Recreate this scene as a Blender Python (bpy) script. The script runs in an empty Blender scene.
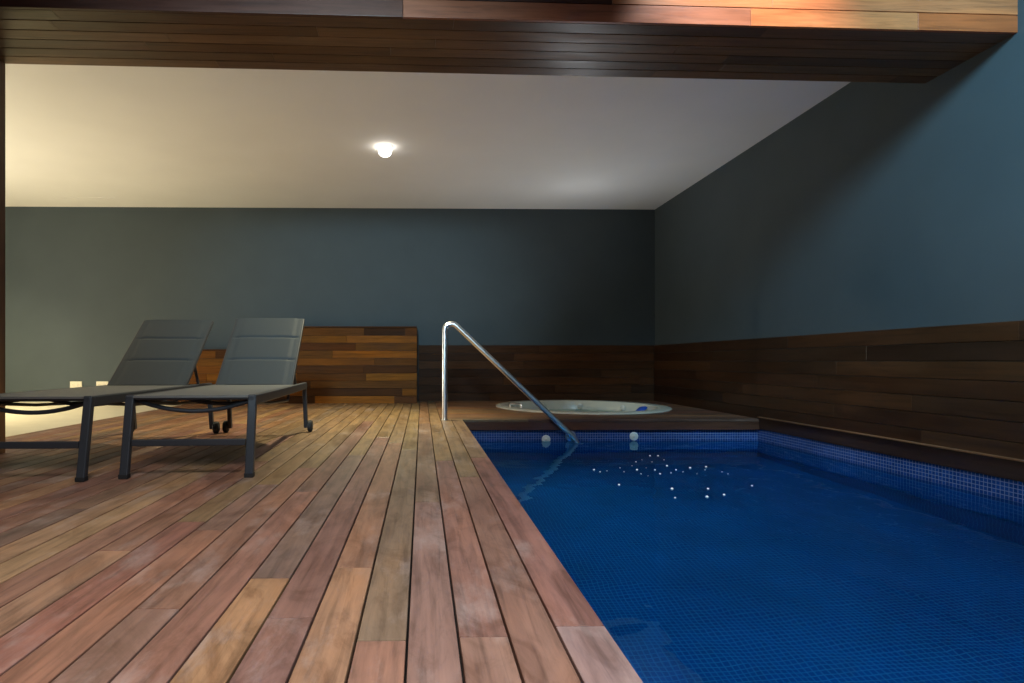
import bpy, bmesh, math, random
from mathutils import Vector, Matrix
random.seed(11)
sc = bpy.context.scene
col = sc.collection
PI = math.pi

# ------------------------------------------------------------------ dimensions (metres)
CAM_H = 0.56
F_PX, CX, CY, YAW = 570.0, 432.0, 361.0, math.radians(1.0)
PITCH = 0.1033            # deck board pitch
POOL_X0, POOL_X1 = 0.386, 3.27
POOL_Y0, POOL_Y1 = -1.4, 5.50
BACK_Y, CEIL_Z = 8.0, 2.70
WATER_Z, POOL_D = -0.215, 0.95
CLAD_TOP = 0.785
FRONT_CEIL = 3.75

# ------------------------------------------------------------------ material helpers
def new_mat(name):
    m = bpy.data.materials.new(name); m.use_nodes = True
    nt = m.node_tree
    return m, nt, nt.nodes['Principled BSDF'], nt.nodes['Material Output']
def nd(nt, kind, **kw):
    n = nt.nodes.new(kind)
    for k, v in kw.items():
        if hasattr(n, k): setattr(n, k, v)
    return n
def mixc(nt, blend, fac, a, b):
    n = nt.nodes.new('ShaderNodeMix'); n.data_type = 'RGBA'; n.blend_type = blend
    for sock, v in ((n.inputs[0], fac), (n.inputs[6], a), (n.inputs[7], b)):
        if hasattr(v, 'is_linked'): nt.links.new(v, sock)
        else: sock.default_value = v if not isinstance(v, tuple) else (*v, 1)[:4]
    return n.outputs[2]
def ramp(nt, src, stops):
    n = nt.nodes.new('ShaderNodeValToRGB')
    el = n.color_ramp.elements
    while len(el) < len(stops): el.new(0.5)
    for e, (p, c) in zip(el, stops):
        e.position = p; e.color = (c, c, c, 1) if not isinstance(c, tuple) else (*c, 1)
    nt.links.new(src, n.inputs[0]); return n.outputs[0]

def wood(name, axis, rough=0.5, spec=0.4, grain=0.35, scuff=0.0, bump=0.15):
    """planks: colour of each board from the 'plank' attribute, grain along axis"""
    m, nt, b, out = new_mat(name)
    at = nd(nt, 'ShaderNodeAttribute'); at.attribute_name = 'plank'
    tc = nd(nt, 'ShaderNodeTexCoord')
    seed = nd(nt, 'ShaderNodeVectorMath', operation='SCALE'); seed.inputs[0].default_value = (37, 53, 29)
    nt.links.new(at.outputs['Alpha'], seed.inputs['Scale'])
    add = nd(nt, 'ShaderNodeVectorMath', operation='ADD')
    nt.links.new(tc.outputs['Object'], add.inputs[0]); nt.links.new(seed.outputs[0], add.inputs[1])
    mp = nd(nt, 'ShaderNodeMapping'); s = [16, 16, 16]; s['XYZ'.index(axis)] = 1.0
    mp.inputs['Scale'].default_value = s; nt.links.new(add.outputs[0], mp.inputs[0])
    n1 = nd(nt, 'ShaderNodeTexNoise'); n1.inputs['Scale'].default_value = 2.6; n1.inputs['Detail'].default_value = 8; n1.inputs['Roughness'].default_value = 0.65
    n1.inputs['Distortion'].default_value = 0.6
    nt.links.new(mp.outputs[0], n1.inputs[0])
    g = ramp(nt, n1.outputs[0], [(0.30, 1 - grain), (0.5, 1.0), (0.72, 1 + grain * 0.6)])
    c = mixc(nt, 'MULTIPLY', 1.0, at.outputs['Color'], g)
    # broad hue drift along each board
    mp2 = nd(nt, 'ShaderNodeMapping'); s2 = [4, 4, 4]; s2['XYZ'.index(axis)] = 0.9
    mp2.inputs['Scale'].default_value = s2; nt.links.new(add.outputs[0], mp2.inputs[0])
    n2 = nd(nt, 'ShaderNodeTexNoise'); n2.inputs['Scale'].default_value = 1.8; n2.inputs['Detail'].default_value = 4
    nt.links.new(mp2.outputs[0], n2.inputs[0])
    hue = ramp(nt, n2.outputs[0], [(0.32, (0.82, 0.76, 0.74)), (0.52, (1, 1, 1)), (0.72, (1.18, 1.06, 0.90))])
    c = mixc(nt, 'MULTIPLY', 0.85, c, hue)
    if scuff:
        n3 = nd(nt, 'ShaderNodeTexNoise'); n3.inputs['Scale'].default_value = 3.2; n3.inputs['Detail'].default_value = 9; n3.inputs['Roughness'].default_value = 0.72
        mp3 = nd(nt, 'ShaderNodeMapping'); s3 = [1.6, 1.6, 1.6]; s3['XYZ'.index(axis)] = 0.7
        mp3.inputs['Scale'].default_value = s3; nt.links.new(add.outputs[0], mp3.inputs[0]); nt.links.new(mp3.outputs[0], n3.inputs[0])
        f = ramp(nt, n3.outputs[0], [(0.54, 0.0), (0.74, scuff)])
        c = mixc(nt, 'MIX', f, c, (0.42, 0.33, 0.30))
        n4 = nd(nt, 'ShaderNodeTexNoise'); n4.inputs['Scale'].default_value = 5.0; n4.inputs['Detail'].default_value = 7; n4.inputs['Roughness'].default_value = 0.7
        n4.inputs['Distortion'].default_value = 1.2
        nt.links.new(mp3.outputs[0], n4.inputs[0])
        f4 = ramp(nt, n4.outputs[0], [(0.36, (0.66, 0.60, 0.56)), (0.52, (1, 1, 1)), (0.70, (1.16, 1.10, 1.04))])
        c = mixc(nt, 'MULTIPLY', 0.9, c, f4)
    nt.links.new(c, b.inputs['Base Color'])
    r = ramp(nt, n2.outputs[0], [(0.3, rough - 0.07), (0.7, rough + 0.10)])
    nt.links.new(r, b.inputs['Roughness'])
    b.inputs['Specular IOR Level'].default_value = spec
    bp = nd(nt, 'ShaderNodeBump'); bp.inputs['Strength'].default_value = bump; bp.inputs['Distance'].default_value = 0.004
    nt.links.new(n1.outputs[0], bp.inputs['Height']); nt.links.new(bp.outputs[0], b.inputs['Normal'])
    return m

def plain(name, c, rough=0.5, metal=0.0, spec=0.5, noise=0.0, nscale=30, bump=0.0):
    m, nt, b, out = new_mat(name)
    b.inputs['Base Color'].default_value = (*c, 1); b.inputs['Roughness'].default_value = rough
    b.inputs['Metallic'].default_value = metal; b.inputs['Specular IOR Level'].default_value = spec
    if noise or bump:
        tc = nd(nt, 'ShaderNodeTexCoord'); n = nd(nt, 'ShaderNodeTexNoise'); n.inputs['Scale'].default_value = nscale; n.inputs['Detail'].default_value = 6
        nt.links.new(tc.outputs['Object'], n.inputs[0])
        if noise:
            v = ramp(nt, n.outputs[0], [(0.3, 1 - noise), (0.7, 1 + noise)])
            nt.links.new(mixc(nt, 'MULTIPLY', 1.0, (*c, 1), v), b.inputs['Base Color'])
        if bump:
            bp = nd(nt, 'ShaderNodeBump'); bp.inputs['Strength'].default_value = bump; bp.inputs['Distance'].default_value = 0.003
            nt.links.new(n.outputs[0], bp.inputs['Height']); nt.links.new(bp.outputs[0], b.inputs['Normal'])
    return m

def weave(name, c, rough=0.6):
    m, nt, b, out = new_mat(name)
    tc = nd(nt, 'ShaderNodeTexCoord')
    w1 = nd(nt, 'ShaderNodeTexWave', bands_direction='X'); w1.inputs['Scale'].default_value = 90
    w2 = nd(nt, 'ShaderNodeTexWave', bands_direction='Y'); w2.inputs['Scale'].default_value = 90
    for w in (w1, w2): nt.links.new(tc.outputs['Object'], w.inputs[0])
    mu = nd(nt, 'ShaderNodeMath', operation='ADD'); nt.links.new(w1.outputs['Fac'], mu.inputs[0]); nt.links.new(w2.outputs['Fac'], mu.inputs[1])
    v = ramp(nt, mu.outputs[0], [(0.2, 0.85), (1.0, 1.12)])
    nt.links.new(mixc(nt, 'MULTIPLY', 1.0, (*c, 1), v), b.inputs['Base Color'])
    b.inputs['Roughness'].default_value = rough; b.inputs['Specular IOR Level'].default_value = 0.45
    return m

def mosaic(name, c1, c2, grout):
    m, nt, b, out = new_mat(name)
    uv = nd(nt, 'ShaderNodeUVMap'); uv.uv_map = 'UVMap'
    br = nd(nt, 'ShaderNodeTexBrick'); br.offset = 0.0; br.squash = 1.0
    br.inputs['Scale'].default_value = 1.0; br.inputs['Brick Width'].default_value = 0.024; br.inputs['Row Height'].default_value = 0.024
    br.inputs['Mortar Size'].default_value = 0.0022; br.inputs['Mortar Smooth'].default_value = 0.2; br.inputs['Bias'].default_value = 0.0
    br.inputs['Color1'].default_value = (*c1, 1); br.inputs['Color2'].default_value = (*c2, 1)
    br.inputs['Mortar'].default_value = (*grout, 1)
    nt.links.new(uv.outputs[0], br.inputs['Vector'])
    n = nd(nt, 'ShaderNodeTexNoise'); n.inputs['Scale'].default_value = 2.0; nt.links.new(uv.outputs[0], n.inputs[0])
    v = ramp(nt, n.outputs[0], [(0.3, 0.8), (0.7, 1.2)])
    nt.links.new(mixc(nt, 'MULTIPLY', 0.7, br.outputs['Color'], v), b.inputs['Base Color'])
    b.inputs['Roughness'].default_value = 0.22
    bp = nd(nt, 'ShaderNodeBump', invert=True); bp.inputs['Strength'].default_value = 0.4; bp.inputs['Distance'].default_value = 0.002
    nt.links.new(br.outputs['Fac'], bp.inputs['Height']); nt.links.new(bp.outputs[0], b.inputs['Normal'])
    return m

def water(name, tint, bumpd=0.02, scale=3.0, rough=0.0):
    m, nt, b, out = new_mat(name); nt.nodes.remove(b)
    tc = nd(nt, 'ShaderNodeTexCoord')
    n = nd(nt, 'ShaderNodeTexNoise'); n.inputs['Scale'].default_value = scale; n.inputs['Detail'].default_value = 2.5; n.inputs['Roughness'].default_value = 0.45
    nt.links.new(tc.outputs['Object'], n.inputs[0])
    bp = nd(nt, 'ShaderNodeBump'); bp.inputs['Strength'].default_value = 1.0; bp.inputs['Distance'].default_value = bumpd
    nt.links.new(n.outputs[0], bp.inputs['Height'])
    mx = nd(nt, 'ShaderNodeBsdfGlass'); mx.inputs['IOR'].default_value = 1.33; mx.inputs['Roughness'].default_value = rough
    mx.inputs['Color'].default_value = (*tint, 1); nt.links.new(bp.outputs[0], mx.inputs['Normal'])
    nt.links.new(mx.outputs[0], out.inputs['Surface'])
    return m

def emit(name, c, s):
    m, nt, b, out = new_mat(name)
    b.inputs['Base Color'].default_value = (*c, 1)
    b.inputs['Emission Color'].default_value = (*c, 1); b.inputs['Emission Strength'].default_value = s
    return m

M = {}
M['deck'] = wood('weathered_deck_wood', 'Y', rough=0.42, spec=0.45, grain=0.42, scuff=0.62)
M['deck_cross'] = wood('deck_wood_crosswise', 'X', rough=0.42, spec=0.45, grain=0.30, scuff=0.2)
M['clad_x'] = wood('dark_cladding_wood', 'X', rough=0.36, spec=0.5, grain=0.45)
M['clad_back'] = wood('matt_cladding_wood', 'X', rough=0.60, spec=0.12, grain=0.45)
M['clad_y'] = wood('dark_cladding_wood_lengthwise', 'Y', rough=0.36, spec=0.5, grain=0.45)
M['clad_z'] = wood('dark_pillar_wood', 'Z', rough=0.4, spec=0.4, grain=0.4)
M['wall'] = plain('slate_teal_paint', (0.066, 0.086, 0.098), rough=0.6, spec=0.3, noise=0.05, nscale=2.5, bump=0.08)
M['white'] = plain('white_ceiling_paint', (0.84, 0.83, 0.81), rough=0.8, spec=0.2, noise=0.02, nscale=1.5)
M['upper'] = plain('upper_hall_paint', (0.30, 0.32, 0.33), rough=0.8, spec=0.2)
M['cream_tile'] = plain('cream_floor_tile', (0.76, 0.70, 0.56), rough=0.35, noise=0.04, nscale=6)
M['void'] = plain('dark_underlay', (0.012, 0.010, 0.009), rough=0.9)
M['mosaic'] = mosaic('blue_mosaic_tile', (0.002, 0.082, 0.315), (0.003, 0.096, 0.36), (0.030, 0.19, 0.47))
M['band'] = mosaic('waterline_mosaic_tile', (0.004, 0.036, 0.175), (0.011, 0.060, 0.26), (0.16, 0.21, 0.38))
M['water'] = water('pool_water', (0.42, 0.80, 0.90), bumpd=0.008, scale=2.2, rough=0.015)
M['spawater'] = water('whirlpool_water', (0.80, 0.90, 0.88), bumpd=0.002, scale=4.0)
M['spa'] = plain('cream_acrylic', (0.76, 0.75, 0.64), rough=0.25)
M['blue'] = plain('bright_blue_plastic', (0.02, 0.09, 0.50), rough=0.3)
M['chrome'] = plain('polished_steel', (0.88, 0.89, 0.90), rough=0.28, metal=1.0)
M['frame'] = plain('anthracite_powder_coat', (0.030, 0.034, 0.042), rough=0.42, spec=0.5)
M['rubber'] = plain('black_rubber', (0.012, 0.012, 0.013), rough=0.7)
M['fabric'] = weave('grey_mesh_fabric', (0.040, 0.050, 0.056))
M['seatfabric'] = weave('grey_seat_mesh_sheen', (0.15, 0.15, 0.145), rough=0.42)  # same mesh as the backrest, lightened for the glow it reflects
M['seam'] = plain('dark_seam', (0.030, 0.034, 0.038), rough=0.8)
M['ivory'] = plain('ivory_plastic', (0.75, 0.70, 0.55), rough=0.35)
M['dark'] = plain('socket_hole', (0.05, 0.045, 0.04), rough=0.6)
M['whiteplastic'] = plain('white_plastic', (0.80, 0.80, 0.74), rough=0.3)
M['speck'] = plain('speck_white', (0.92, 0.93, 0.95), rough=0.3)
M['lens'] = emit('lamp_lens', (1.0, 0.95, 0.86), 9)

# ------------------------------------------------------------------ mesh helpers
def link(name, bm, mat, parent=None, smooth=False, bevel=0.0):
    me = bpy.data.meshes.new(name)
    bmesh.ops.recalc_face_normals(bm, faces=bm.faces)
    bm.to_mesh(me); bm.free()
    o = bpy.data.objects.new(name, me); col.objects.link(o)
    for mm in (mat if isinstance(mat, (list, tuple)) else [mat]): me.materials.append(mm)
    if smooth:
        for p in me.polygons: p.use_smooth = True
        me.set_sharp_from_angle(angle=math.radians(40))
    if bevel:
        md = o.modifiers.new('edge_bevel', 'BEVEL'); md.width = bevel; md.segments = 2; md.limit_method = 'ANGLE'
    if parent: o.parent = parent
    return o
def struct(o): o['kind'] = 'structure'; return o
def tag(o, label, cat, group=None, kind=None):
    o['label'] = label; o['category'] = cat
    if group: o['group'] = group
    if kind: o['kind'] = kind
    return o
def empty(name, loc, rz=0):
    o = bpy.data.objects.new(name, None); o.empty_display_size = 0.1; col.objects.link(o)
    o.location = loc; o.rotation_euler = (0, 0, rz); return o
def box(bm, x0, x1, y0, y1, z0, z1):
    vs = [bm.verts.new((x, y, z)) for x in (x0, x1) for y in (y0, y1) for z in (z0, z1)]
    fs = []
    for q in ((0,1,3,2),(4,6,7,5),(0,4,5,1),(2,3,7,6),(0,2,6,4),(1,5,7,3)):
        fs.append(bm.faces.new([vs[i] for i in q]))
    return fs
def bar(bm, p, q, wx, wy):
    """square-section bar from p to q; wx across x, wy across the other direction"""
    p, q = Vector(p), Vector(q); d = (q - p).normalized()
    ax = Vector((1, 0, 0)); 
    if abs(d.x) > 0.9: ax = Vector((0, 1, 0))
    ay = d.cross(ax).normalized(); ax = ay.cross(d).normalized()
    ring = []
    for c in (p, q):
        ring.append([bm.verts.new(c + ax * (sx * wx / 2) + ay * (sy * wy / 2)) for sx, sy in ((-1,-1),(1,-1),(1,1),(-1,1))])
    for i in range(4): bm.faces.new((ring[0][i], ring[0][(i+1)%4], ring[1][(i+1)%4], ring[1][i]))
    bm.faces.new(ring[0][::-1]); bm.faces.new(ring[1])
def tube(bm, pts, r, seg=12):
    pts = [Vector(p) for p in pts]; rings = []
    ref = Vector((0, 0, 1))
    d0 = (pts[1] - pts[0]).normalized()
    if abs(d0.dot(ref)) > 0.9: ref = Vector((0, 1, 0))
    u = d0.cross(ref).normalized()
    for i, p in enumerate(pts):
        d = (pts[min(i+1, len(pts)-1)] - pts[max(i-1, 0)]).normalized()
        u = (u - d * u.dot(d)).normalized(); v = d.cross(u)
        rings.append([bm.verts.new(p + r * (math.cos(2*PI*k/seg) * u + math.sin(2*PI*k/seg) * v)) for k in range(seg)])
    for a, b in zip(rings, rings[1:]):
        for k in range(seg): bm.faces.new((a[k], a[(k+1)%seg], b[(k+1)%seg], b[k]))
    bm.faces.new(rings[0][::-1]); bm.faces.new(rings[-1])
def lathe(bm, prof, c=(0, 0, 0), seg=48, axis='Z', closed=False):
    rings = []
    for r, h in prof:
        ring = []
        for k in range(seg):
            a = 2*PI*k/seg; x, y, z = r*math.cos(a), r*math.sin(a), h
            if axis == 'X': x, y, z = z, x, y
            elif axis == 'Y': x, y, z = x, z, y
            ring.append(bm.verts.new((c[0]+x, c[1]+y, c[2]+z)))
        rings.append(ring)
    pairs = list(zip(rings, rings[1:])) + ([(rings[-1], rings[0])] if closed else [])
    for a, b in pairs:
        for k in range(seg): bm.faces.new((a[k], a[(k+1)%seg], b[(k+1)%seg], b[k]))
    if not closed:
        for ring in (rings[0], rings[-1]): bm.faces.new(ring)
def arc_path(pts, radius, n=8):
    """polyline with rounded corners"""
    P = [Vector(p) for p in pts]; out = [P[0]]
    for a, b, c in zip(P, P[1:], P[2:]):
        u, v = (a-b).normalized(), (c-b).normalized()
        ang = u.angle(v); t = min(radius / math.tan(ang/2), 0.48*min((a-b).length, (c-b).length))
        s, e = b + u*t, b + v*t
        for i in range(n+1):
            f = i/n
            out.append((1-f)**2*s + 2*f*(1-f)*b + f*f*e)
    out.append(P[-1]); return out

def srgb(r, g, b):
    f = lambda v: ((v/255+0.055)/1.055)**2.4 if v/255 > 0.04045 else v/255/12.92
    return (f(r), f(g), f(b))
class Planks:
    def __init__(self):
        self.bm = bmesh.new(); self.lay = self.bm.loops.layers.float_color.new('plank')
    def add(self, x0, x1, y0, y1, z0, z1, c, seed=None):
        seed = random.random() if seed is None else seed
        for f in box(self.bm, x0, x1, y0, y1, z0, z1):
            for l in f.loops: l[self.lay] = (*c, seed)
    def poly(self, pts, z0, z1, c):
        seed = random.random()
        lo = [self.bm.verts.new((x, y, z0)) for x, y in pts]; hi = [self.bm.verts.new((x, y, z1)) for x, y in pts]
        fs = [self.bm.faces.new(lo[::-1]), self.bm.faces.new(hi)]
        n = len(pts)
        for i in range(n): fs.append(self.bm.faces.new((lo[i], lo[(i+1)%n], hi[(i+1)%n], hi[i])))
        for f in fs:
            for l in f.loops: l[self.lay] = (*c, seed)
    def done(self, name, mat, parent=None, bevel=0.002):
        return link(name, self.bm, mat, parent, bevel=bevel)
def jitter(c, a=0.18, rnd=random):
    k = 1 + rnd.uniform(-a, a); h = rnd.uniform(-0.08, 0.08)
    return (c[0]*k*(1+h), c[1]*k, c[2]*k*(1-h))

# ------------------------------------------------------------------ deck
DECK_TONES = [srgb(150,104,84), srgb(136,92,78), srgb(160,112,84), srgb(128,98,78), srgb(170,124,86), srgb(140,88,70), srgb(146,110,92), srgb(122,88,72)]
dk = Planks(); rd = random.Random(5)
def dy(y): return F_PX*CAM_H/(y-CY)
fixed = {  # board index from the pool edge: [(far end of the piece, colour)...]
 0: [(dy(627), srgb(166,134,130)), (3.3, srgb(150,98,88)), (POOL_Y1-0.05, srgb(150,116,96))],
 1: [(2.75, srgb(152,108,90)), (POOL_Y1-0.05, srgb(146,112,86))],
 2: [(dy(637), srgb(160,118,100)), (3.2, srgb(152,104,90)), (BACK_Y, srgb(150,114,82))],
 3: [(dy(502), srgb(156,118,106)), (5.1, srgb(140,110,86)), (BACK_Y, srgb(150,104,76))],
 4: [(dy(640), srgb(164,114,92)), (3.6, srgb(134,110,84)), (BACK_Y, srgb(148,118,84))],
 5: [(1.55, srgb(178,130,94)), (3.9, srgb(158,112,84)), (BACK_Y, srgb(140,108,80))],
 6: [(1.25, srgb(134,92,84)), (4.2, srgb(140,96,84)), (BACK_Y, srgb(150,116,80))],
 7: [(dy(577), srgb(186,136,90)), (3.4, srgb(124,98,86)), (BACK_Y, srgb(146,112,80))],
 8: [(2.45, srgb(156,104,86)), (5.3, srgb(132,92,76)), (BACK_Y, srgb(150,116,84))],
 9: [(1.3, srgb(146,106,90)), (3.0, srgb(150,102,80)), (BACK_Y, srgb(140,106,76))],
 10: [(1.9, srgb(160,104,78)), (2.6, srgb(134,98,84)), (BACK_Y, srgb(150,112,78))],
 11: [(2.0, srgb(148,88,74)), (BACK_Y, srgb(140,104,78))],
 12: [(1.7, srgb(168,124,94)), (3.2, srgb(146,96,72)), (BACK_Y, srgb(140,106,78))],
 14: [(2.9, srgb(184,144,100)), (BACK_Y, srgb(140,104,74))],
 15: [(2.9, srgb(176,134,96)), (BACK_Y, srgb(134,98,72))],
}
GAP = 0.0052
nb = int((POOL_X0 + 3.07)/PITCH) + 1
for i in range(nb):
    xr = POOL_X0 - i*PITCH - (GAP if i else 0); xl = max(POOL_X0 - (i+1)*PITCH, -3.07)
    if xr - xl < 0.02: continue
    y = POOL_Y0
    if i in fixed: segs = fixed[i]
    else:
        segs = []; yy = POOL_Y0 + rd.uniform(0.6, 2.4)
        while yy < BACK_Y - 0.5:
            segs.append((yy, jitter(rd.choice(DECK_TONES), 0.12, rd))); yy += rd.uniform(1.2, 2.8)
        segs.append((BACK_Y, jitter(rd.choice(DECK_TONES), 0.12, rd)))
    for ye, c in segs:
        c = tuple(0.92*(0.65*v + 0.35*m) for v, m in zip(c, (0.245, 0.158, 0.122)))
        if ye >= POOL_Y1-0.06: c = (c[0]*0.98, c[1]*1.06, c[2]*0.88)
        dk.add(xl, xr, y + 0.001, ye - 0.001, -0.022, 0.0, c); y = ye
floor = struct(dk.done('floor', M['deck'], bevel=0.0022))
# joists / dark space below the gaps
bm = bmesh.new(); box(bm, -3.07, POOL_X0-0.02, POOL_Y0, BACK_Y, -0.30, -0.024)
struct(link('floor_underlay', bm, M['void']))

# cross boards of the platform round the whirlpool
SPA = (1.94, 6.94); SPA_R = 1.03; HOLE = 0.985
pf = Planks(); y = POOL_Y1 - 0.05; rp = random.Random(3); XL = POOL_X0 - 2*PITCH
pieces = []
while y < BACK_Y - 0.01:
    y1 = min(y + PITCH - 0.004, BACK_Y)
    def xs(yy, s):
        d = HOLE**2 - (yy - SPA[1])**2
        return SPA[0] + s*math.sqrt(d) if d > 0 else None
    c1, c2 = jitter(rp.choice(DECK_TONES), 0.15, rp), jitter(rp.choice(DECK_TONES), 0.15, rp)
    c1 = (c1[0]*0.92, c1[1]*1.02, c1[2]*0.85); c2 = tuple(v*0.62 for v in c2)  # right pieces darkened: shade away from the lamp put into board colour
    ys = [y + (y1-y)*k/6 for k in range(7)]
    hit = [yy for yy in ys if xs(yy, 1) is not None]
    if hit:
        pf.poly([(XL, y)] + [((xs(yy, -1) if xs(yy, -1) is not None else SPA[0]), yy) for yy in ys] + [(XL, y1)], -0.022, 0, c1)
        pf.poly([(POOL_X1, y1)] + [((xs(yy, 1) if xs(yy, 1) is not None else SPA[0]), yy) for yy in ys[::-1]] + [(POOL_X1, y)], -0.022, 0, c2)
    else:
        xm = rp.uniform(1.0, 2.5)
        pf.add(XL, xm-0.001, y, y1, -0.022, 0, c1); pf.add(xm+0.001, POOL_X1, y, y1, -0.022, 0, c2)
    y += PITCH
struct(pf.done('floor', M['deck_cross'], bevel=0.0015))
# wooden fascia under the deck edge, three visible sides of the pool
fa = Planks(); FD = srgb(84,52,38)
fa.add(POOL_X0-0.02, POOL_X1, POOL_Y1-0.045, POOL_Y1-0.024, -0.104, -0.024, FD)
trim1 = struct(fa.done('trim_1', M['clad_x']))
fa = Planks(); fa.add(POOL_X0-0.022, POOL_X0-0.004, POOL_Y0, POOL_Y1-0.047, -0.104, -0.024, FD)
struct(fa.done('trim_2', M['clad_y']))
fa = Planks(); fa.add(POOL_X1-0.012, POOL_X1+0.02, POOL_Y0, POOL_Y1-0.047, -0.095, 0.013, srgb(50,34,26))
fa.add(POOL_X1-0.032, POOL_X1+0.02, POOL_Y0, POOL_Y1-0.047, 0.0135, 0.0235, srgb(112,80,56))
struct(fa.done('trim_3', M['clad_y']))

# cream tiled floor to the left of the deck
bm = bmesh.new(); box(bm, -12.6, -3.075, 2.9, BACK_Y, -0.10, -0.004)
struct(link('floor', bm, M['cream_tile']))

# ------------------------------------------------------------------ pool basin, water
bm = bmesh.new(); uvl = bm.loops.layers.uv.new('UVMap')
def quad(pts, uvs):
    f = bm.faces.new([bm.verts.new(p) for p in pts])
    for l, u in zip(f.loops, uvs): l[uvl].uv = u
ZT, ZB = -0.318, WATER_Z - POOL_D; ZM = -0.10
X0, X1, Y0, Y1 = POOL_X0-0.02, POOL_X1, POOL_Y0, POOL_Y1
quad([(X0,Y0,ZB),(X1,Y0,ZB),(X1,Y1,ZB),(X0,Y1,ZB)], [(X0,Y0),(X1,Y0),(X1,Y1),(X0,Y1)])
quad([(X0,Y1,ZB),(X1,Y1,ZB),(X1,Y1,ZT),(X0,Y1,ZT)], [(X0,ZB),(X1,ZB),(X1,ZT),(X0,ZT)])
quad([(X1,Y0,ZB),(X1,Y1,ZB),(X1,Y1,ZT),(X1,Y0,ZT)], [(Y0,ZB),(Y1,ZB),(Y1,ZT),(Y0,ZT)])
quad([(X0,Y0,ZB),(X0,Y1,ZB),(X0,Y1,ZT),(X0,Y0,ZT)], [(Y0,ZB),(Y1,ZB),(Y1,ZT),(Y0,ZT)])
quad([(X0,Y0,ZB),(X1,Y0,ZB),(X1,Y0,ZT),(X0,Y0,ZT)], [(X0,ZB),(X1,ZB),(X1,ZT),(X0,ZT)])
for f in bm.faces: f.material_index = 0
n0 = len(bm.faces)
quad([(X0,Y1,ZT),(X1,Y1,ZT),(X1,Y1,ZM),(X0,Y1,ZM)], [(X0,ZT),(X1,ZT),(X1,ZM),(X0,ZM)])
quad([(X1,Y0,ZT),(X1,Y1,ZT),(X1,Y1,ZM),(X1,Y0,ZM)], [(Y0,ZT),(Y1,ZT),(Y1,ZM),(Y0,ZM)])
quad([(X0,Y0,ZT),(X0,Y1,ZT),(X0,Y1,ZM),(X0,Y0,ZM)], [(Y0,ZT),(Y1,ZT),(Y1,ZM),(Y0,ZM)])
quad([(X0,Y0,ZT),(X1,Y0,ZT),(X1,Y0,ZM),(X0,Y0,ZM)], [(X0,ZT),(X1,ZT),(X1,ZM),(X0,ZM)])
bm.faces.ensure_lookup_table()
for f in bm.faces[n0:]: f.material_index = 1
bmesh.ops.remove_doubles(bm, verts=bm.verts, dist=1e-5)
me = bpy.data.meshes.new('pool_basin'); bmesh.ops.recalc_face_normals(bm, faces=bm.faces); bmesh.ops.reverse_faces(bm, faces=bm.faces); bm.to_mesh(me); bm.free()
basin = bpy.data.objects.new('pool_basin', me); me.materials.append(M['mosaic']); me.materials.append(M['band']); col.objects.link(basin); struct(basin)
bm = bmesh.new(); bmesh.ops.create_grid(bm, x_segments=1, y_segments=1, size=0.5)
for v in bm.verts: v.co = Vector((X0 + (v.co.x+0.5)*(X1-X0), Y0 + (v.co.y+0.5)*(Y1-Y0), WATER_Z))
wt = link('pool_water', bm, M['water'])
tag(wt, 'deep blue still water filling the mosaic pool', 'water', kind='stuff')

# ------------------------------------------------------------------ walls and ceilings
def slab(name, x0, x1, y0, y1, z0, z1, mat):
    bm = bmesh.new(); box(bm, x0, x1, y0, y1, z0, z1); return struct(link(name, bm, mat))
slab('wall_back', -12.7, POOL_X1+0.02, BACK_Y, BACK_Y+0.12, -0.3, CEIL_Z+0.1, M['wall'])
slab('wall_right', POOL_X1+0.02, POOL_X1+0.14, -2.2, BACK_Y+0.12, -0.3, FRONT_CEIL, M['wall'])
slab('wall_left', -12.72, -12.6, 2.9, BACK_Y, -0.1, CEIL_Z, M['upper'])
slab('ceiling', -12.7, POOL_X1+0.02, 3.30, BACK_Y, CEIL_Z, CEIL_Z+0.12, M['white'])
slab('ceiling', -3.2, POOL_X1+0.14, -2.2, 3.30, FRONT_CEIL, FRONT_CEIL+0.1, M['upper'])
slab('wall_front', -3.2, POOL_X1+0.14, -2.3, -2.2, -0.3, FRONT_CEIL, M['upper'])
slab('wall_side', -3.2, -3.09, -2.2, 2.95, -0.3, FRONT_CEIL, M['upper'])
slab('wall_side', -12.72, -3.12, 2.80, 2.92, -0.1, CEIL_Z, M['upper'])

# wood cladding, back wall and right wall
CL = [srgb(88,56,34), srgb(74,47,29), srgb(96,61,35), srgb(66,42,27), srgb(80,50,29)]
def courses(n, z0, z1): return [(z0 + (z1-z0)*k/n, z0 + (z1-z0)*(k+1)/n - 0.004) for k in range(n)]
rc = random.Random(21)
cb = Planks()
for z0, z1 in courses(7, 0.0, CLAD_TOP):
    x = -0.05
    while x < POOL_X1 - 0.0005:
        xe = min(x + rc.uniform(0.8, 2.0), POOL_X1 - 0.0005)
        cb.add(x, xe - 0.0015, BACK_Y - 0.020, BACK_Y + 0.0, z0, z1, jitter(rc.choice(CL), 0.2, rc)); x = xe
struct(cb.done('trim_4', M['clad_back']))
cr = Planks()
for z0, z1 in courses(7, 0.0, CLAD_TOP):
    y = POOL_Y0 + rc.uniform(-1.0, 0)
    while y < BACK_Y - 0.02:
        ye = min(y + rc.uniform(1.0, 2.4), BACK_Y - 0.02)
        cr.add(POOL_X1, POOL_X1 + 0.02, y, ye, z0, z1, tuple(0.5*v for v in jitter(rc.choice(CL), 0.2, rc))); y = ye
struct(cr.done('trim_5', M['clad_y']))

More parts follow.
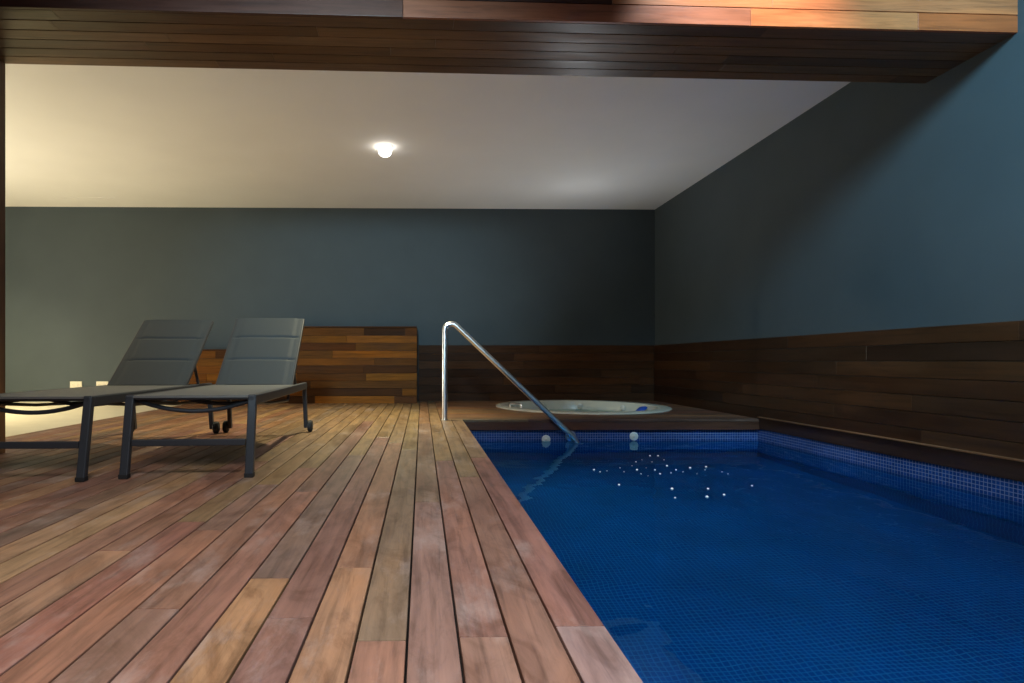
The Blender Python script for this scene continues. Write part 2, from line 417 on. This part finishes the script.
# beam between the front hall and the low ceiling: boarded front face and soffit
BA = math.radians(1.43); BZ = 2.375; B_Y0, B_D = 3.01, 0.585
bt = Planks(); rb = random.Random(8)
BM = [srgb(150,92,60), srgb(112,66,48), srgb(166,104,66), srgb(96,60,48), srgb(138,80,52)]
bw = 0.098
BXL, BXR = -3.4, POOL_X1 + 0.10
for k in range(14):                                   # front face courses
    z0 = BZ + k*bw; z1 = z0 + bw - 0.004
    x = BXL - rb.uniform(0, 1)
    cuts = {0: [-0.1, 1.78, 2.72], 1: [1.02, 1.9, 3.4]}.get(k)
    cols = {0: [srgb(76,48,40), srgb(150,96,70), srgb(186,112,68), srgb(170,88,46)], 1: [srgb(74,48,42), srgb(170,112,72), srgb(188,112,70), srgb(126,68,46)]}.get(k)  # light falling off towards the left is put into these board colours
    if cuts:
        xs_ = [BXL] + cuts + [BXR]
        for j in range(len(xs_)-1):
            if xs_[j] < BXR: bt.add(xs_[j], min(xs_[j+1], BXR)-0.001, 0, 0.02, z0, z1, cols[min(j, 3)])
    else:
        while x < BXR:
            xe = min(x + rb.uniform(0.8, 2.2), BXR)
            bt.add(x, xe-0.001, 0, 0.02, z0, z1, jitter(rb.choice(BM), 0.15, rb)); x = xe
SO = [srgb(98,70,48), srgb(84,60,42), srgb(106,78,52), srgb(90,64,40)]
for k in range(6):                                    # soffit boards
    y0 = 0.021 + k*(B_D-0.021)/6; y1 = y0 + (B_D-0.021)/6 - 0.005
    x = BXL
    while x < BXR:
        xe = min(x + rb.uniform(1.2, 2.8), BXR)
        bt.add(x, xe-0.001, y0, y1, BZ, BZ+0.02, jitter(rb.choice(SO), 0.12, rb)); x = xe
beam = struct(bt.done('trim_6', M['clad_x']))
beam.location = (0, B_Y0, 0); beam.rotation_euler.z = BA
bm = bmesh.new(); box(bm, BXL, BXR, 0.021, B_D-0.005, BZ+0.021, FRONT_CEIL+0.05)
core = struct(link('beam_core', bm, M['void'])); core.location = beam.location; core.rotation_euler = beam.rotation_euler

# clad pillar carrying the beam at the left end
pp = Planks()
for k in range(4):
    x0 = -2.995 + k*0.115
    pp.add(x0, x0+0.111, 3.00, 3.02, 0.0, BZ-0.002, jitter(SO[k % 4], 0.1, rb))
    pp.add(x0, x0+0.111, 3.50, 3.52, 0.0, BZ-0.002, jitter(SO[k % 4], 0.1, rb))
for k in range(4):
    y0 = 3.021 + k*0.12
    pp.add(-2.555, -2.535, y0, y0+0.116, 0.0, BZ-0.002, jitter(SO[(k+1) % 4], 0.1, rb))
pp.add(-2.993, -2.557, 3.022, 3.498, 0.0, BZ-0.002, srgb(70,46,34))
struct(pp.done('wall_pillar', M['clad_z']))

# ------------------------------------------------------------------ wood-clad boxes against the back wall
PT = [srgb(108,66,22), srgb(76,45,20), srgb(126,78,25), srgb(58,35,18), srgb(94,57,22), srgb(84,50,22)]
def clad_box(name, x0, x1, h, n, label, seed, zc=0.0):
    rr = random.Random(seed); root = empty(name, ((x0+x1)/2, 7.55, 0)); cx = (x0+x1)/2
    p = Planks()
    for k, (z0, z1) in enumerate(courses(n, zc, h)):
        x = x0 + (rr.uniform(-1.0, 0) if True else 0)
        while x < x1:
            xe = min(x + rr.uniform(0.5, 1.5), x1); xa = max(x, x0)
            if xe - xa > 0.03: p.add(xa-cx, xe-cx-0.0015, 0, 0.02, z0, z1, jitter(rr.choice(PT), 0.18, rr))
            x = xe
    p.done('front_boards', M['clad_back'], root)
    p = Planks(); p.add(x0-cx+0.005, x1-cx-0.03, 0.021, BACK_Y-7.55-0.024, 0.0, h-0.02, srgb(60,40,30)); p.done('carcass', M['clad_x'], root)
    p = Planks(); p.add(x0-cx, x1-cx-0.005, -0.002, BACK_Y-7.55-0.022, h+0.0005, h+0.018, jitter(PT[1], 0.1, rr)); p.done('top_board', M['clad_back'], root)
    return tag(root, label, 'partition')
clad_box('clad_partition', -2.15, -0.066, 1.00, 10, 'tall box of horizontal brown boards against the back wall, right of the sun loungers', 4)
clad_box('clad_partition', -3.35, -2.16, 0.695, 7, 'lower box of orange brown boards against the back wall, seen between the two sun loungers', 9)

# ------------------------------------------------------------------ whirlpool tub
tub = empty('whirlpool_tub', (SPA[0], SPA[1], 0))
tag(tub, 'round cream whirlpool tub sunk into the deck behind the pool', 'hot tub')
bm = bmesh.new()
prof = [(SPA_R, 0.001), (SPA_R, 0.010), (SPA_R-0.012, 0.016), (0.90, 0.020), (0.872, 0.016), (0.862, 0.004), (0.845, -0.14), (0.82, -0.30), (0.62, -0.36), (0.58, -0.70), (0.02, -0.74)]
prof += [(0.02, -0.76), (0.60, -0.72), (0.64, -0.38), (0.84, -0.32), (0.88, -0.10), (0.88, 0.001)]
lathe(bm, prof, seg=96, closed=True)
link('shell', bm, M['spa'], tub, smooth=True)
bm = bmesh.new(); bmesh.ops.create_circle(bm, cap_ends=True, segments=96, radius=0.848)
o = link('tub_water', bm, M['spawater'], tub); o.location.z = -0.10
# inner bench step with headrests
bm = bmesh.new()
hp = arc_path([(-0.80, -0.42, 0.016), (-0.80, -0.42, 0.062), (-0.90, -0.24, 0.062), (-0.90, -0.24, 0.016)], 0.03)
tube(bm, hp, 0.011, 10); o = link('grab_handle', bm, M['chrome'], tub, smooth=True); o['label'] = 'small chrome handle on the left of the rim'
bm = bmesh.new()
lathe(bm, [(0.002, 0.0), (0.05, 0.0), (0.062, 0.012), (0.05, 0.035), (0.02, 0.05), (0.002, 0.052)], seg=24)
for v in bm.verts: v.co.x *= 1.35
o = link('tub_fitting', bm, M['blue'], tub, smooth=True); o.location = (0.79, 0.10, -0.062); o.rotation_euler = (0.0, -0.5, 0.1); o['label'] = 'blue fitting on the right inner edge'
for a in (35, 75, 110, 150):
    bm = bmesh.new(); lathe(bm, [(0.004, -0.004), (0.035, -0.004), (0.038, 0.006), (0.02, 0.012), (0.004, 0.012)], seg=20, axis='X')
    o = link('jet', bm, M['whiteplastic'], tub, smooth=True)
    t = math.radians(a); o.location = (0.845*math.cos(t), 0.845*math.sin(t), -0.055); o.rotation_euler.z = t + PI

# ------------------------------------------------------------------ handrail
RY = 5.40
rail = empty('pool_handrail', (0.214, RY, 0))
tag(rail, 'polished steel handrail sloping from the deck down into the pool', 'handrail')
bm = bmesh.new()
pth = arc_path([(0, 0, 0.001), (0, 0, 0.893), (0.085, 0, 0.920), (1.235, 0, -0.175), (1.30, 0, -0.30)], 0.07, 10)
tube(bm, pth, 0.0255, 20); link('rail_tube', bm, M['chrome'], rail, smooth=True)
bm = bmesh.new(); lathe(bm, [(0.026, 0.0), (0.036, 0.0), (0.036, 0.004), (0.029, 0.008), (0.026, 0.008)], seg=28, closed=True)
link('base_collar', bm, M['chrome'], rail, smooth=True)
bm = bmesh.new()
lathe(bm, [(0.005, 0.02), (0.026, 0.02), (0.026, POOL_Y1-RY-0.012), (0.052, POOL_Y1-RY-0.010), (0.052, POOL_Y1-RY-0.002), (0.005, POOL_Y1-RY-0.002)], seg=24, axis='Y')
o = link('wall_bracket', bm, M['chrome'], rail, smooth=True); o.location = (1.222, -0.005, -0.165)

# ------------------------------------------------------------------ pool inlets
def inlet(x, z, label):
    r = empty('pool_inlet', (x, POOL_Y1, z)); tag(r, label, 'pool fitting', 'white inlets in the far pool wall')
    bm = bmesh.new(); lathe(bm, [(0.018, -0.001), (0.042, -0.001), (0.042, -0.007), (0.036, -0.012), (0.018, -0.012)], seg=28, axis='Y', closed=True); link('ring', bm, M['whiteplastic'], r, smooth=True)
    bm = bmesh.new(); lathe(bm, [(0.0175, -0.002), (0.0175, -0.012), (0.012, -0.020), (0.005, -0.022)], seg=20, axis='Y'); link('nozzle', bm, M['whiteplastic'], r, smooth=True)
inlet(2.055, -0.170, 'white round inlet in the blue tiles, right of the handrail end')
inlet(1.20, -0.198, 'white round inlet half under the waterline, left of the handrail end')

# ------------------------------------------------------------------ sun loungers
def fabric_sheet(w, l, nx, ny, thick, fn):
    bm = bmesh.new(); g = []
    for s in (0, 1):
        g.append([[bm.verts.new((-w/2 + w*i/nx, l*j/ny, (fn(-1+2*i/nx, j/ny) if s == 0 else fn(-1+2*i/nx, j/ny) - thick))) for j in range(ny+1)] for i in range(nx+1)])
    for i in range(nx):
        for j in range(ny):
            bm.faces.new((g[0][i][j], g[0][i+1][j], g[0][i+1][j+1], g[0][i][j+1]))
            bm.faces.new((g[1][i][j], g[1][i][j+1], g[1][i+1][j+1], g[1][i+1][j]))
    for j in range(ny):
        for i in (0, nx): bm.faces.new((g[0][i][j], g[0][i][j+1], g[1][i][j+1], g[1][i][j]))
    for i in range(nx):
        for j in (0, ny): bm.faces.new((g[0][i][j], g[0][i+1][j], g[1][i+1][j], g[1][i][j]))
    return bm
HALF, HINGE, REAR, SEATZ = 0.290, 1.26, 1.66, 0.392
def make_lounger(name, tilt, label):
    r = empty(name, (0, 0, 0)); tag(r, label, 'sun lounger', 'sun loungers on the deck')
    fr = M['frame']
    for s in (-1, 1):
        bm = bmesh.new(); box(bm, s*HALF-0.016, s*HALF+0.016, 0.0, REAR+0.03, SEATZ-0.052, SEATZ); link('side_rail', bm, fr, r, bevel=0.006)
    for s in (-1, 1):
        bm = bmesh.new(); bar(bm, (s*(HALF+0.002), 0.022, SEATZ+0.001), (s*(HALF+0.002), -0.045, 0.012), 0.040, 0.034)
        lg = link('leg', bm, fr, r, bevel=0.006)
        bm = bmesh.new(); box(bm, s*(HALF+0.002)-0.0215, s*(HALF+0.002)+0.0215, -0.0655, -0.0265, 0.0, 0.022); link('foot_cap', bm, M['rubber'], lg, bevel=0.003)
    for s in (-1, 1):
        bm = bmesh.new(); bar(bm, (s*HALF, REAR, SEATZ-0.045), (s*(HALF+0.004), REAR+0.055, 0.035), 0.030, 0.036); lg = link('leg', bm, fr, r, bevel=0.005)
        bm = bmesh.new(); xw = s*(HALF+0.036)
        lathe(bm, [(0.010, -0.017), (0.040, -0.017), (0.046, -0.011), (0.046, 0.011), (0.040, 0.017), (0.022, 0.018), (0.010, 0.020)], (xw, REAR+0.055, 0.046), 28, 'X'); wh = link('wheel', bm, M['rubber'], lg, smooth=True)
        bm = bmesh.new(); lathe(bm, [(0.008, -0.022), (0.014, -0.022), (0.014, 0.022), (0.008, 0.022)], (xw, REAR+0.055, 0.046), 18, 'X');link('axle', bm, fr, lg, smooth=True)
    bm = bmesh.new(); box(bm, -HALF+0.022, HALF-0.022, -0.032, -0.008, 0.150, 0.182); link('stretcher', bm, fr, r, bevel=0.004)
    # sagging cross tubes under the seat
    for y0, sag, z0 in ((0.06, 0.055, 0.366), (0.55, 0.05, 0.362), (1.12, 0.045, 0.362)):
        bm = bmesh.new(); pts = []
        for k in range(17):
            t = -1 + k/8; pts.append((t*(HALF-0.012), y0, z0 - sag*(1-t*t)))
        tube(bm, pts, 0.011, 10); link('cross_tube', bm, fr, r, smooth=True)
    bm = bmesh.new(); tube(bm, [(-HALF+0.01, 0.018, SEATZ-0.012), (HALF-0.01, 0.018, SEATZ-0.012)], 0.011, 12); link('cross_tube', bm, fr, r, smooth=True)
    bm = bmesh.new(); box(bm, -HALF+0.012, HALF-0.012, REAR+0.005, REAR+0.03, SEATZ-0.05, SEATZ-0.01); link('cross_tube', bm, fr, r, bevel=0.004)
    # truss tubes under the rails
    for s in (-1, 1):
        bm = bmesh.new(); x = s*(HALF-0.030)
        tube(bm, arc_path([(x, 0.12, 0.352), (x, 0.5, 0.315), (x, 1.13, 0.288), (x, 1.17, 0.362)], 0.04), 0.009, 10); link('truss_tube', bm, fr, r, smooth=True)
    # seat fabric
    def seat_fn(u, v): return -0.010*(1-u*u)*math.sin(PI*min(1, max(0, v)))**0.5 if 0 < v < 1 else 0
    bm = fabric_sheet(2*HALF-0.034, HINGE-0.005, 14, 30, 0.010, seat_fn)
    o = link('seat', bm, M['seatfabric'], r, smooth=True); o.location = (0, 0.004, SEATZ-0.001)
    # backrest, tilted about the hinge
    L = 0.745; W = 0.518
    ca, sa = math.cos(tilt), math.sin(tilt)
    def place(o): o.location = (0, HINGE+0.01, SEATZ-0.006); o.rotation_euler = (tilt, 0, 0)
    def quilt(u, v):
        z = 0.006 + 0.007*(1-abs(u)**6)
        for sv in (0.355, 0.69): z -= 0.006*math.exp(-((v-sv)/0.012)**2) * (1-abs(u)**14)
        z -= 0.006*math.exp(-((abs(u)-0.86)/0.03)**2)
        return z
    bm = fabric_sheet(W-0.004, L-0.004, 36, 90, 0.022, quilt)
    bk = link('backrest', bm, M['fabric'], r, smooth=True); place(bk)
    for sv in (0.355, 0.69):
        bm = bmesh.new(); box(bm, -(W-0.03)*0.43, (W-0.03)*0.43, (L-0.015)*sv-0.002, (L-0.015)*sv+0.002, 0.0055, 0.0082); link('seam', bm, M['seam'], bk)
    for s in (-1, 1):
        bm = bmesh.new(); box(bm, s*W/2-0.014, s*W/2+0.009, 0, L, -0.022, 0.005); o = link('back_frame', bm, fr, r, bevel=0.005); place(o)
    bm = bmesh.new(); box(bm, -W/2+0.016, W/2-0.016, L-0.022, L-0.002, -0.022, -0.008); o = link('back_frame', bm, fr, r, bevel=0.005); place(o)
    # stays that prop the backrest
    for s in (-1, 1):
        a = (s*(W/2-0.03), HINGE + 0.01 + 0.30*ca + 0.02*sa, SEATZ + 0.30*sa - 0.028)
        bm = bmesh.new(); bar(bm, a, (s*(W/2-0.03), HINGE+0.36, SEATZ-0.03), 0.016, 0.022); link('stay', bm, fr, r, bevel=0.003)
    bm = bmesh.new(); tube(bm, [(-W/2+0.02, HINGE+0.36, SEATZ-0.03), (W/2-0.02, HINGE+0.36, SEATZ-0.03)], 0.009, 10); link('stay_bar', bm, fr, r, smooth=True)
    return r
lr = make_lounger('sun_lounger', math.radians(43.5), 'grey mesh sun lounger nearer the pool, the right one of the two')
lr.location = (-1.128, 2.80, 0); lr.rotation_euler.z = math.radians(2.8)
ll = make_lounger('sun_lounger', math.radians(41.5), 'grey mesh sun lounger beside the pillar, cut by the left edge')
ll.location = (-1.878, 2.72, 0); ll.rotation_euler.z = math.radians(1.4)

# ------------------------------------------------------------------ sockets on the back wall
def socket(x, label):
    r = empty('wall_socket', (x, BACK_Y, 0.228)); tag(r, label, 'socket', 'double sockets on the back wall')
    bm = bmesh.new(); box(bm, -0.082, 0.082, -0.012, -0.0005, -0.049, 0.049); link('face_plate', bm, M['ivory'], r, bevel=0.005)
    for s in (-1, 1):
        bm = bmesh.new(); lathe(bm, [(0.020, -0.0122), (0.026, -0.0122), (0.026, -0.016), (0.020, -0.016)], (s*0.038, 0, 0), 24, 'Y', closed=True)
        so = link('outlet', bm, M['ivory'], r, smooth=True)
        bm = bmesh.new()
        for q in (-1, 1): box(bm, s*0.038+q*0.009-0.003, s*0.038+q*0.009+0.003, -0.0135, -0.0121, -0.003, 0.003)
        link('pin_holes', bm, M['dark'], so)
socket(-4.80, 'ivory double socket low on the back wall, the left of two')
socket(-4.44, 'ivory double socket low on the back wall, the one nearer the loungers')

# narrow slot in the ceiling near the back wall
bm = bmesh.new(); box(bm, -0.38, 0.38, -0.012, 0.012, -0.006, -0.0005)
o = link('ceiling_strip', bm, M['white'], bevel=0.002); o.location = (-4.42, 7.55, CEIL_Z); tag(o, 'thin pale strip on the white ceiling above the sockets', 'ceiling strip')

# ------------------------------------------------------------------ ceiling lamp, lens swollen to the size of its glow
DL = (-0.37, 5.70)
dl = empty('ceiling_lamp', (DL[0], DL[1], CEIL_Z)); tag(dl, 'small round glowing lamp in the white ceiling', 'lamp')
bm = bmesh.new(); lathe(bm, [(0.052, -0.0005), (0.078, -0.0005), (0.076, -0.006), (0.056, -0.010), (0.052, -0.008)], seg=40, closed=True); link('bezel', bm, M['whiteplastic'], dl, smooth=True)
bm = bmesh.new(); lathe(bm, [(0.003, -0.0005), (0.050, -0.0005), (0.062, -0.016), (0.067, -0.034), (0.066, -0.052), (0.060, -0.070), (0.046, -0.086), (0.026, -0.096), (0.003, -0.099)], seg=36); link('lens', bm, M['lens'], dl, smooth=True)

# ------------------------------------------------------------------ tiny white domes set on the water
rf = random.Random(17)
spots = [(594,470),(600,472),(607,471),(620,468),(624,472),(632,466),(637,470),(641,474),(646,468),(648,476),(652,462),(655,470),(660,474),(664,460),(667,466),(671,473),(676,470),(683,472),(690,468),(697,474),(705,470),(722,472),(728,474),(706,467),
         (619,485),(672,489),(675,498),(708,489),(707,497),(724,495),(752,486),(642,460),(650,456),(636,462),(658,456)]
proto = None
for px, py in spots:
    a = (px-CX)/F_PX; zc = F_PX*(CAM_H-WATER_Z)/(py-CY)
    X = zc*(a*math.cos(YAW)+math.sin(YAW)); Y = zc*(math.cos(YAW)-a*math.sin(YAW))
    if proto is None:
        bm = bmesh.new(); lathe(bm, [(0.0115, -0.002), (0.012, 0.003), (0.009, 0.009), (0.004, 0.0115), (0.0008, 0.012)], seg=14)
        proto = link('white_speck', bm, M['speck'], smooth=True); o = proto
    else:
        o = proto.copy(); col.objects.link(o)
    s = rf.choice((0.2, 0.26, 0.3, 0.4, 0.55)) if py < 484 else rf.uniform(0.35, 0.6)
    o.location = (X, Y, WATER_Z+0.001); o.scale = (s*1.1, s, s)
    tag(o, 'tiny white speck on the dark pool water', 'foam bubble', 'white specks on the pool water')

# ------------------------------------------------------------------ lights
def light(kind, name, loc, energy, colr, rot=None, aim=None, **kw):
    d = bpy.data.lights.new(name, kind); d.energy = energy; d.color = colr
    for k, v in kw.items(): setattr(d, k, v)
    o = bpy.data.objects.new(name, d); col.objects.link(o); o.location = loc
    if aim: o.rotation_euler = (Vector(aim)-Vector(loc)).to_track_quat('-Z', 'Y').to_euler()
    elif rot: o.rotation_euler = rot
    return o
WARM, COOL, NEUT = (1.0, 0.72, 0.40), (0.62, 0.83, 1.0), (1.0, 0.90, 0.80)
light('SPOT', 'downlight_lamp', (DL[0], DL[1], CEIL_Z-0.14), 420, (1.0, 0.92, 0.60), aim=(-0.9, 5.25, 0), spot_size=math.radians(100), spot_blend=1.0, shadow_soft_size=0.05)
for nm, p, e in (('lobby_lamp', (-4.9, 4.6, CEIL_Z-0.02), 430), ('lobby_lamp', (-5.3, 6.0, CEIL_Z-0.02), 430)):
    light('SPOT', nm, p, e, (1.0, 0.85, 0.49), aim=(p[0]-0.6, p[1]+0.3, 0), spot_size=math.radians(118), spot_blend=0.9, shadow_soft_size=0.06)
light('AREA', 'left_ceiling_fill', (-6.4, 5.0, 0.5), 72, (1.0, 0.92, 0.76), aim=(-2.0, 5.4, CEIL_Z+0.4), shape='DISK', size=0.35)  # added uplight without a fixture, brightens the ceiling from the left
light('SPOT', 'tub_ceiling_fill', (SPA[0], SPA[1], -0.085), 100, (0.92, 0.96, 1.0), aim=(SPA[0]-0.7, SPA[1]-0.9, 3), spot_size=math.radians(125), spot_blend=1.0, shadow_soft_size=0.2)  # added unseen light above the tub water, lifts the ceiling brightness
light('AREA', 'skylight', (1.6, -0.5, FRONT_CEIL-0.05), 125, (0.66, 0.86, 1.0), aim=(1.7, 0.6, 0), shape='RECTANGLE', size=1.8, size_y=1.2, spread=math.radians(105))
light('SPOT', 'wall_washer', (1.9, 0.7, 3.35), 800, (0.38, 0.77, 1.0), aim=(3.27, 3.3, 1.75), spot_size=math.radians(56), spot_blend=1.0, shadow_soft_size=0.4)
light('AREA', 'hall_lamp', (-0.4, 0.2, FRONT_CEIL-0.05), 74, (1.0, 0.93, 0.88), aim=(-0.3, 0.7, 0), shape='RECTANGLE', size=1.2, size_y=1.2, spread=math.radians(125))
light('SPOT', 'hall_spot', (-0.4, -1.7, 2.15), 1250, (0.58, 0.86, 1.0), aim=(-0.9, 8, 1.15), spot_size=math.radians(36), spot_blend=1.0, shadow_soft_size=0.3)
light('SPOT', 'beam_lamp', (1.75, 2.25, FRONT_CEIL-0.05), 480, (1.0, 0.95, 0.92), aim=(1.75, 3.0, 2.40), spot_size=math.radians(52), spot_blend=1.0, shadow_soft_size=0.05)

w = bpy.data.worlds.new('world'); sc.world = w; w.use_nodes = True
w.node_tree.nodes['Background'].inputs[0].default_value = (0.5, 0.6, 0.8, 1); w.node_tree.nodes['Background'].inputs[1].default_value = 0.01

# ------------------------------------------------------------------ camera
cd = bpy.data.cameras.new('camera'); cam = bpy.data.objects.new('camera', cd); col.objects.link(cam)
cd.sensor_width = 36; cd.sensor_fit = 'HORIZONTAL'; cd.lens = F_PX*36/1024
cd.shift_x = (512-CX)/1024; cd.shift_y = (CY-341.5)/1024
cam.location = (0, 0, CAM_H); cam.rotation_euler = (PI/2, 0, -YAW)
cd.clip_start = 0.02
sc.camera = cam
sc.view_settings.view_transform = 'Standard'; sc.view_settings.look = 'None'
sc.view_settings.gamma = 1; sc.view_settings.use_curve_mapping = False; sc.view_settings.exposure = 0.0
